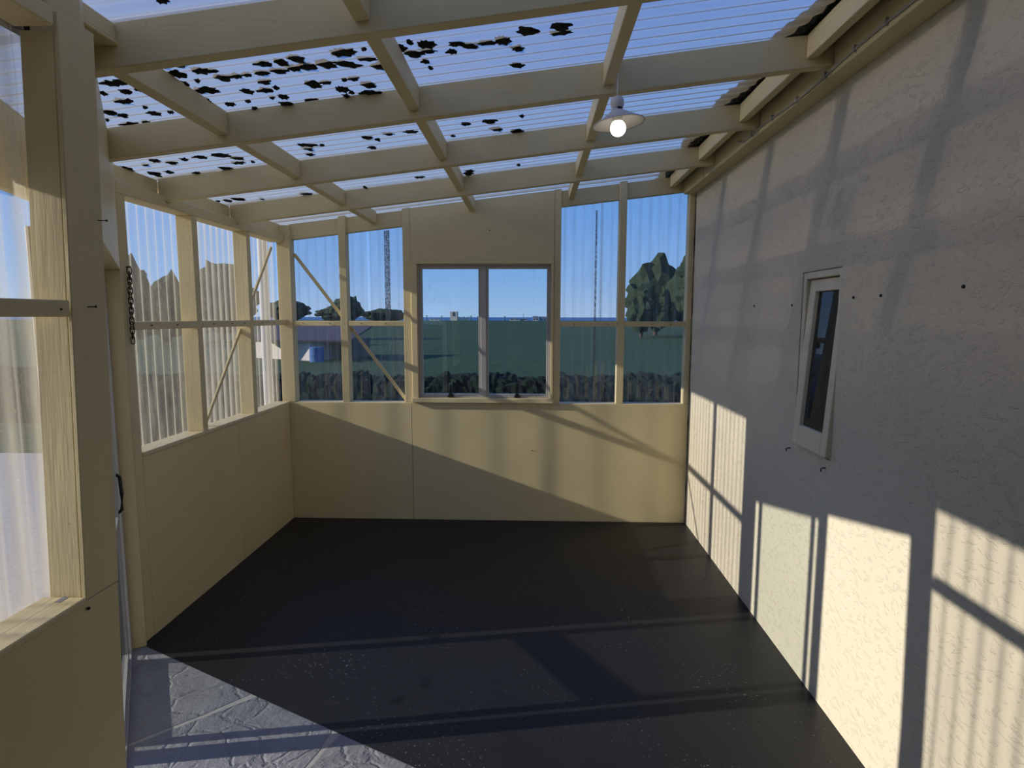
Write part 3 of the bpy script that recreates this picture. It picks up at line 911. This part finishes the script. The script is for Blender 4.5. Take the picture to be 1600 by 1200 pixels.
lean_box('end_post', -1.224, NXI - 0.013, 1.4215, 1.500, 0.982, 2.374, 'wz', wall_near)
B('sill', -1.236, NXI + 0.003, -2.0, 1.405, 0.975, 0.992, 'wy', wall_near)
B('top_plate', -1.224, NXI, -2.0, 1.452, 2.375, 2.417, 'wy', wall_near)
for y in (0.55, -0.45, -1.4):
    B('post', -1.224, NXI, y, y + 0.05, 0.992, 2.375, 'wz', wall_near)
for y0, y1 in ((0.601, 1.430), (-0.399, 0.549), (-1.349, -0.451)):
    B('rail', -1.172, NXI + 0.002, y0, y1, 1.697, 1.737, 'wy', wall_near)
B('light_block_board', -1.222, -1.210, -2.0, 0.549, 0.992, 2.375, 'board', wall_near)  # opaque boards added here instead of glazing to cut the light
for y0, y1 in ((0.98, 1.50), (0.52, 1.0)):
    corr('glazing_sheet', 'y', y0, y1, -1.2385 - 0.003 * (y0 > 0.5), -0.08, 2.40, 'side', wall_near, amp=0.0085, phase=0.02)
nail(NXI, 1.49, 1.722, (0.9, 0.5, 0.05), wall_near, 0.016, 0.0016)
nail(NXI, 1.548, 1.945, (1, 0.2, 0), wall_near, 0.020, 0.0013)
nail(NXI - 0.001, 1.41, 0.960, (1, 0, 0), wall_near, 0.002, 0.002)
nail(NXI, 1.40, 1.715, (1, 0, 0), wall_near, 0.001, 0.0013)
bm = bmesh.new()
hexa(bm, [(-1.185, 1.375, 0.9923), (-1.170, 1.375, 0.9923), (-1.170, 1.405, 0.9923), (-1.185, 1.405, 0.9923),
          (-1.185, 1.375, 0.9928), (-1.170, 1.375, 0.9928), (-1.170, 1.405, 0.9928), (-1.185, 1.405, 0.9928)])
obj('sticker', bm, 'sticker', wall_near)

# dark wall added behind the camera, out of view, to cut the light
wall_rear_blocker = empty('wall_rear_blocker', (0, -2.0, 0), 'unseen dark wall added behind the camera to cut the light', 'wall', kind='structure')
bm = bmesh.new()
hexa(bm, [(-1.24, -2.05, -0.1), (XR, -2.05, -0.1), (XR, -2.0, -0.1), (-1.24, -2.0, -0.1), (-1.24, -2.05, zt(-1.24)), (XR, -2.05, zt(XR)), (XR, -2.0, zt(XR)), (-1.24, -2.0, zt(-1.24))])
obj('light_block_board', bm, 'roofing', wall_rear_blocker)

# ================================================================== entry wall with sliding door
wall_entry = empty('wall_entry', (-1.6, 2.2, 0), 'angled cream entry wall above and beside the sliding door', 'wall', kind='structure')
bm = bmesh.new()
pts = []
for zf in (0, 1):
    for s, o in ((0.03, 0.0), (LEN - 0.002, 0.0), (LEN - 0.002, 0.10), (0.03, 0.10)):
        x, y = dg(s, o)
        pts.append((x, y, 1.920 if zf == 0 else zt(x) - 0.004))
hexa(bm, pts, 0.002)
obj('header_panel', bm, 'board', wall_entry)
DB('near_jamb', -0.014, -0.002, 0.030, 0.14, 0.0, 2.36, 'wz', wall_entry, 0.002, LEAN)
DB('filler', -0.022, 0.029, 0.022, 0.100, 1.905, 2.41, 'wz', wall_entry)  # added to stop sun leaking past the end of the header
DB('far_jamb', 1.578, LEN - 0.002, 0.0, 0.088, 0.0, 1.919, 'wz', wall_entry)
DB('far_jamb_outer', 1.592, LEN + 0.10, 0.089, 0.150, -0.1, 2.30, 'wz', wall_entry)

door = empty('door_1', (dg(0.8, 0.1)[0], dg(0.8, 0.1)[1], 0.0), 'aluminium sliding glass door standing half open in the angled entry', 'door', kind='structure')
DB('frame_jamb', 1.540, 1.577, 0.064, 0.145, 0.0, 1.919, 'alu', door)
DB('frame_jamb', -0.004, 0.024, 0.064, 0.145, 0.0, 1.919, 'alu', door)
DB('frame_head', 0.025, 1.539, 0.064, 0.145, 1.868, 1.919, 'alu', door)
DB('track', 0.025, 1.539, 0.064, 0.145, 0.0, 0.010, 'alu', door)
fixed = DB('fixed_leaf', 0.668, 0.749, 0.108, 0.136, 0.011, 1.867, 'alu', door)
DB('top_rail', 0.750, 1.539, 0.108, 0.136, 1.835, 1.867, 'alu', fixed)
DB('pane', 0.748, 1.539, 0.1215, 0.1220, 0.011, 1.836, 'doorglass', fixed, 0)
leaf = DB('sliding_leaf', 1.419, 1.465, 0.072, 0.100, 0.012, 1.866, 'alu', door)
DB('stile', 0.768, 0.805, 0.072, 0.100, 0.012, 1.866, 'alu', leaf)
DB('bottom_rail', 0.806, 1.418, 0.072, 0.100, 0.012, 0.062, 'alu', leaf)
DB('middle_rail', 0.806, 1.418, 0.072, 0.100, 0.660, 0.750, 'alu', leaf)
DB('top_rail', 0.806, 1.418, 0.072, 0.100, 1.820, 1.866, 'alu', leaf)
DB('pane', 0.804, 1.420, 0.0855, 0.0860, 0.060, 1.822, 'doorglass', leaf, 0)
bm = bmesh.new()
hx = lambda s, o, z: (*dg(s, o), z)
tube(bm, [hx(1.445, 0.074, 0.76), hx(1.447, 0.058, 0.775), hx(1.447, 0.054, 0.85), hx(1.447, 0.058, 0.935), hx(1.445, 0.074, 0.95)], 0.008, 8)
obj('handle', bm, 'dark', leaf)

# ================================================================== things in the porch
# pendant lamp
LX, LY = 0.322, 2.44
lamp = empty('pendant_lamp', (LX, LY, 2.62), 'white enamel cone pendant lamp with a lit bulb under the rafters', 'lamp')
tilt = Matrix.Rotation(math.radians(-7), 3, 'Y')
bm = bmesh.new()
tube(bm, [(LX, LY, 2.632), (LX, LY, 2.535)], 0.003, 6)
obj('cord', bm, 'white', lamp)
bm = bmesh.new()
lathe(bm, [(0.001, 0.026), (0.020, 0.024), (0.026, 0.010), (0.026, -0.006), (0.018, -0.018), (0.017, -0.026), (0.001, -0.027)], (LX, LY, 2.520), 20, tilt)
obj('cap', bm, 'white', lamp, True)
bm = bmesh.new()
lathe(bm, [(0.001, 0.004), (0.021, 0.004), (0.021, -0.005), (0.001, -0.005)], (LX, LY, 2.500), 18, tilt)
obj('collar', bm, 'dark', lamp, True)
bm = bmesh.new()
lathe(bm, [(0.017, 0.0), (0.030, -0.008), (0.062, -0.028), (0.096, -0.049), (0.102, -0.051), (0.102, -0.054), (0.095, -0.052), (0.061, -0.032), (0.029, -0.012), (0.016, -0.004)], (LX, LY, 2.498), 36, tilt)
obj('shade', bm, 'white', lamp, True)
bm = bmesh.new()
lathe(bm, [(0.001, 0.03), (0.021, 0.03), (0.021, -0.022), (0.001, -0.022)], (LX, LY, 2.472), 16, tilt)
obj('socket', bm, 'white', lamp, True)
t = NT('lit bulb')
em = t.n('ShaderNodeEmission')
em.inputs[0].default_value = (1.0, 0.93, 0.82, 1)
em.inputs[1].default_value = 1.8
t.l(em.outputs[0], t.out.inputs[0])
M['bulb'] = t.m
bm = bmesh.new()
prof = [(0.012, 0.038), (0.018, 0.026)] + [(0.031 * math.sin(a), 0.031 * math.cos(a) - 0.004) for a in [0.9 + i * 0.28 for i in range(9)]]
lathe(bm, prof[:-1] + [(0.0005, -0.035)], (LX + 0.004, LY, 2.432), 20, tilt)
obj('bulb', bm, 'bulb', lamp, True)

# hanging chain
chain = empty('chain', (-2.000, 2.934, 1.57), 'short rusty black chain hanging from a nail at the doorway post', 'chain')
bm = bmesh.new()
tube(bm, [(XL - 0.01, 2.940, 1.938), (-1.990, 2.936, 1.942)], 0.0025, 6)
obj('nail', bm, 'rust', chain)
N = 15
for k in range(N):
    zc = 1.921 - k * 0.0245
    pts = []
    for i in range(14):
        a = i * 2 * math.pi / 14
        u, v = 0.0095 * math.cos(a), 0.0105 * math.sin(a) + (0.008 if math.sin(a) > 0 else -0.008)
        if k == 1:
            u, v = u * 1.5, v * 1.15
        th = (0.35 if k % 2 == 0 else 1.75) + 0.25 * math.sin(k * 2.1)
        pts.append((-1.998 + u * math.cos(th), 2.936 + u * math.sin(th) - 0.0006 * k, zc + v))
    bm = bmesh.new()
    tube(bm, pts, 0.0028, 6, True)
    obj('link', bm, 'rust', chain, True)

# cable clipped along the ledger
cable = empty('cable', (1.17, 2.5, 2.67), 'thin grey electric cable clipped along the ledger board', 'cable')
random.seed(8)
pth = []
for i in range(61):
    y = 3.60 - i * 0.0775
    pth.append((1.1735, y, 2.664 + 0.010 * math.sin(y * 5.1) * math.sin(y * 1.7) + 0.008))
pth[0] = (1.172, 3.61, 2.700)
bm = bmesh.new()
tube(bm, pth, 0.0042, 6)
obj('wire', bm, 'cable', cable, True)
for y in (3.40, 3.12, 2.84, 2.58, 2.36, 2.16, 1.95, 1.7):
    z = 2.672 + 0.010 * math.sin(y * 5.1) * math.sin(y * 1.7)
    B('clip', 1.166, 1.1785, y - 0.003, y + 0.003, z - 0.012, z + 0.016, 'cable', cable, 0.001)

# ================================================================== outside
ground = empty('ground', (0, 100, -0.16), 'broad green pasture running out to the sea', 'field', kind='structure')
bm = bmesh.new()
gx = [-400, -120, -40, -12, -4, 0, 4, 12, 40, 120, 400]
gy = [-120, -30, -10, 0, 5, 10, 20, 40, 80, 160, 290, 312]
vs = [[bm.verts.new((x, y, -0.16 + (0.0 if y < 20 else -0.25 * min(1, (y - 20) / 200)))) for y in gy] for x in gx]
for i in range(len(gx) - 1):
    for j in range(len(gy) - 1):
        bm.faces.new((vs[i][j], vs[i + 1][j], vs[i + 1][j + 1], vs[i][j + 1]))
obj('pasture', bm, 'grass', ground)
bm = bmesh.new()
a = [bm.verts.new(p) for p in ((-9000, 300, -16), (9000, 300, -16), (9000, 12000, -16), (-9000, 12000, -16))]
bm.faces.new(a)
tag(obj('sea', bm, 'sea'), 'blue sea along the horizon beyond the pasture', 'sea', kind='structure')
bm = bmesh.new()
box(bm, -7.0, -2.65, -3.0, 7.5, -0.30, -0.10)
tag(obj('yard', bm, 'gravel'), 'pale gravel yard outside the glazed left wall', 'yard', kind='structure')

# white downpipe outside the corner
bm = bmesh.new()
tube(bm, [(-2.235, 4.955, -0.16), (-2.235, 4.955, 2.34), (-2.215, 4.94, 2.42)], 0.040, 16)
dp = tag(obj('downpipe', bm, 'pvc', None, True), 'white round plastic downpipe outside the far left corner', 'pipe')

def lump(bm, c, r, seed, sub=3, amp=0.28):
    res = bmesh.ops.create_icosphere(bm, subdivisions=sub, radius=1.0)
    for v in res['verts']:
        n_ = noise.noise(v.co * 2.2 + Vector((seed, seed * 0.7, 0))) + 0.6 * noise.noise(v.co * 5.5 + Vector((0, seed, 3))) + 0.35 * noise.noise(v.co * 11 + Vector((seed, 1, 2)))
        k = 1 + amp * n_ * 1.4
        v.co = Vector((v.co.x * r[0] * k, v.co.y * r[1] * k, v.co.z * r[2] * k)) + Vector(c)

def tree(name, x, y, h, w, label, group=None, mat='leaf', seed=1, base=-0.3):
    e = empty(name, (x, y, base), label, 'tree', group)
    random.seed(seed)
    bm = bmesh.new()
    tube(bm, [(x, y, base), (x + 0.05, y, base + h * 0.55)], [0.05 * h * 0.6, 0.02 * h], 8)
    obj('trunk', bm, 'bark', e)
    bm = bmesh.new()
    lump(bm, (x, y, base + h * 0.55), (w * 0.42, w * 0.42, h * 0.44), seed)
    for k in range(22):
        a = random.uniform(0, 6.28)
        q = random.uniform(0.15, 0.9)
        rr = w * 0.40 * math.sin(q * 2.6 + 0.3)
        lump(bm, (x + rr * math.cos(a), y + rr * math.sin(a), base + h * (0.22 + 0.66 * q)), (w * 0.15, w * 0.15, h * 0.10), seed + k * 3.3, 2)
    obj('crown', bm, mat, e)
    return e
# shelterbelt seen through the right-hand bays
for i, (x, y, h, w, lab) in enumerate((
        (10.0, 56, 5.2, 3.2, 'leftmost and lowest conifer of the tall dark shelterbelt'),
        (12.5, 62, 8.0, 5.4, 'second conifer from the left end of the dark shelterbelt'),
        (14.9, 56.0, 7.7, 6.0, 'third conifer from the left end of the dark shelterbelt'),
        (19.5, 64.0, 9.6, 5.4, 'shelterbelt conifer nearest the plaster wall edge'))):
    tree('shelterbelt_tree', x, y, h, w, lab, 'trees of the shelterbelt', 'leaf', 20 + i)
# low trees beyond the left part of the end wall
for i, (x, y, h, w, lab) in enumerate((
        (-57, 138, 6.0, 10.0, 'low dark tree beyond the end wall brace, farthest left'),
        (-48.6, 148, 4.6, 10.0, 'low dark tree behind the brown shed roof'),
        (-43.0, 138, 6.6, 8.0, 'taller dark tree beside the first stud of the end wall'),
        (-36.5, 147, 3.8, 11.0, 'low spreading dark tree left of the double window'))):
    tree('distant_tree', x, y, h, w, lab, 'low trees beyond the end wall', 'leaf', 40 + i)
# trees beyond the left wall
for i, (x, y, h, w, lab) in enumerate((
        (-25, 36.6, 5.6, 2.6, 'slim tree seen through the first bay of the left wall'),
        (-26, 42.0, 4.8, 3.4, 'rounded tree at the first post of the left wall'),
        (-25, 47.5, 6.2, 5.4, 'wide dark tree behind the middle bay of the left wall'),
        (-22, 14.0, 5.5, 5.0, 'broad tree seen through the glazing nearest the camera'))):
    tree('garden_tree', x, y, h, w, lab, 'trees beyond the left wall', 'leaf', 60 + i)

# shed with pale gable beyond the end wall
shed = empty('farm_shed', (-9.6, 25, -0.6), 'low shed with pale wall and brown roof seen past the diagonal brace', 'shed')
bm = bmesh.new()
hexa(bm, [(-12.4, 26.4, -0.8), (-9.3, 24.7, -0.8), (-8.3, 26.6, -0.8), (-11.4, 28.3, -0.8), (-12.4, 26.4, 0.66), (-9.3, 24.7, 0.62), (-8.3, 26.6, 0.80), (-11.4, 28.3, 0.95)])
obj('wall', bm, 'palewall', shed)
bm = bmesh.new()
hexa(bm, [(-12.2, 24.6, 0.62), (-7.6, 24.6, 0.62), (-7.6, 28.4, 1.20), (-12.2, 28.4, 1.20), (-12.2, 24.6, 0.70), (-7.6, 24.6, 0.70), (-7.6, 28.4, 1.30), (-12.2, 28.4, 1.30)])
obj('roof', bm, 'roofing', shed)
bm = bmesh.new()
box(bm, -8.25, -7.7, 25.4, 28, -0.8, 0.70)
obj('lean_to_wall', bm, 'roofing', shed)
bm = bmesh.new()
lathe(bm, [(0.0005, 0.0), (0.28, 0.0), (0.285, 0.02), (0.28, 0.04), (0.28, 0.28), (0.287, 0.30), (0.28, 0.32), (0.28, 0.58), (0.287, 0.60), (0.27, 0.61), (0.0005, 0.61)], (-8.85, 24.2, -0.17), 20)
tag(obj('water_drum', bm, 'bluetank', None, True), 'blue drum standing beside the pale shed wall', 'drum')

# hedge close behind the end wall
def hedge(x0, x1, y, top, w, label, seed, mat='leafdark'):
    bm = bmesh.new()
    base = -0.2
    nx = int((x1 - x0) / 0.045)
    na = 30
    cols = []
    for i in range(nx + 1):
        x = x0 + (x1 - x0) * i / nx
        endf = min(1.0, min(x - x0, x1 - x) / 0.25 + 0.25)
        ring = []
        for k in range(na):
            a = math.pi * k / (na - 1)
            c_, s_ = math.cos(a), math.sin(a)
            px = Vector((x * 1.0, c_ * w, s_ * top))
            n_ = 0.06 * noise.noise(px * 1.6 + Vector((seed, 0, 0))) + 0.045 * noise.noise(px * 7.0) + 0.06 * noise.noise(px * 17.0)
            e_ = 0.55
            yy = math.copysign(abs(c_) ** e_, c_) * w * endf
            zz = (abs(s_) ** e_) * (top - base)
            ring.append(bm.verts.new((x + 0.5 * n_, y + yy * (1 + n_ * 1.3), base + zz * (1 + n_))))
        cols.append(ring)
    for a, b_ in zip(cols, cols[1:]):
        for k in range(na - 1):
            bm.faces.new((a[k], b_[k], b_[k + 1], a[k + 1]))
    bm.faces.new(cols[0])
    bm.faces.new(cols[-1][::-1])
    return tag(obj('hedge', bm, mat), label, 'hedge')
hedge(-6.6, 5.0, 8.0, 0.90, 0.45, 'long dark hedge outside below the double window', 5)
hedge(-12.5, -7.4, 10.4, 0.75, 0.45, 'dark hedge at the far edge of the gravel yard', 9)

# far buildings and posts along the shore
ruin = empty('ruin', (-37, 300, -0.7), 'pale square tower ruin with broken walls on the skyline', 'ruin')
bm = bmesh.new()
box(bm, -41.2, -37.7, 298, 302, -0.8, 4.1)
obj('tower', bm, 'ruin', ruin)
bm = bmesh.new()
box(bm, -37.6, -32.0, 299, 300.5, -0.8, 0.7)
obj('wall', bm, 'ruin', ruin)
for x, h in ((-37.2, 1.5), (-35.9, 1.2), (-34.5, 1.5), (-33.3, 1.0), (-32.3, 1.4)):
    bm = bmesh.new()
    box(bm, x - 0.35, x + 0.35, 299, 300.5, 0.7, 0.7 + h * 0.55)
    obj('merlon', bm, 'ruin', ruin)
bm = bmesh.new()
box(bm, -40.0, -39.0, 297.9, 298.05, 1.8, 3.8)
obj('opening_shade', bm, 'room', ruin)  # solid dark block, its colour standing for the shade in a hollow
def far_house(x, y, w, h, label, wall='ruin', roof='slate'):
    e = empty('far_house', (x, y, -0.6), label, 'house', 'houses along the shore')
    bm = bmesh.new()
    box(bm, x - w / 2, x + w / 2, y, y + 5, -0.8, h * 0.6)
    obj('wall', bm, wall, e)
    bm = bmesh.new()
    vs = [bm.verts.new(p) for p in ((x - w / 2 - 0.2, y - 0.2, h * 0.6), (x + w / 2 + 0.2, y - 0.2, h * 0.6), (x + w / 2 + 0.2, y + 5.2, h * 0.6), (x - w / 2 - 0.2, y + 5.2, h * 0.6), (x - w / 2, y + 2.5, h), (x + w / 2, y + 2.5, h))]
    for q in ((0, 1, 5, 4), (2, 3, 4, 5), (0, 4, 3), (1, 2, 5), (3, 2, 1, 0)):
        bm.faces.new([vs[i] for i in q])
    obj('roof', bm, roof, e)
    for k in (-0.25, 0.25):
        bm = bmesh.new()
        box(bm, x + k * w - 0.35, x + k * w + 0.35, y - 0.06, y + 0.02, 0.0, min(0.7, h * 0.5))
        obj('window', bm, 'room', e)
far_house(1.2, 290, 2.8, 1.9, 'far house with pale wall at the right of the skyline')
far_house(4.8, 291, 3.6, 1.7, 'rightmost far house on the skyline', 'palewall')
far_house(-9.0, 290, 5.0, 0.9, 'low far shed right of the window mullion', 'palewall')
far_house(-4.5, 291, 3.0, 0.7, 'lowest far shed between the other skyline houses', 'ruin')
far_house(-48.0, 291, 4.5, 0.8, 'low far shed left of the tower ruin', 'ruin')
for x, h, lab in ((-51.1, 2.6, 'leftmost far post on the skyline'), (-43.9, 2.4, 'far post just left of the tower ruin'), (-29.7, 2.4, 'far post just right of the tower ruin'), (-26.5, 2.2, 'far post beside the window mullion'), (-13.5, 2.2, 'far post at the left of the right-hand pane'), (-4.6, 3.8, 'tall thin pole in the right-hand pane')):
    bm = bmesh.new()
    tube(bm, [(x, 288, -0.6), (x, 288, -0.6 + h)], 0.18 if h < 3 else 0.1, 6)
    if h < 3:
        box(bm, x - 0.5, x + 0.5, 287.9, 288.1, -0.75 + h, -0.5 + h)
    tag(obj('fence_post', bm, 'bark'), lab, 'post', 'posts along the shore')
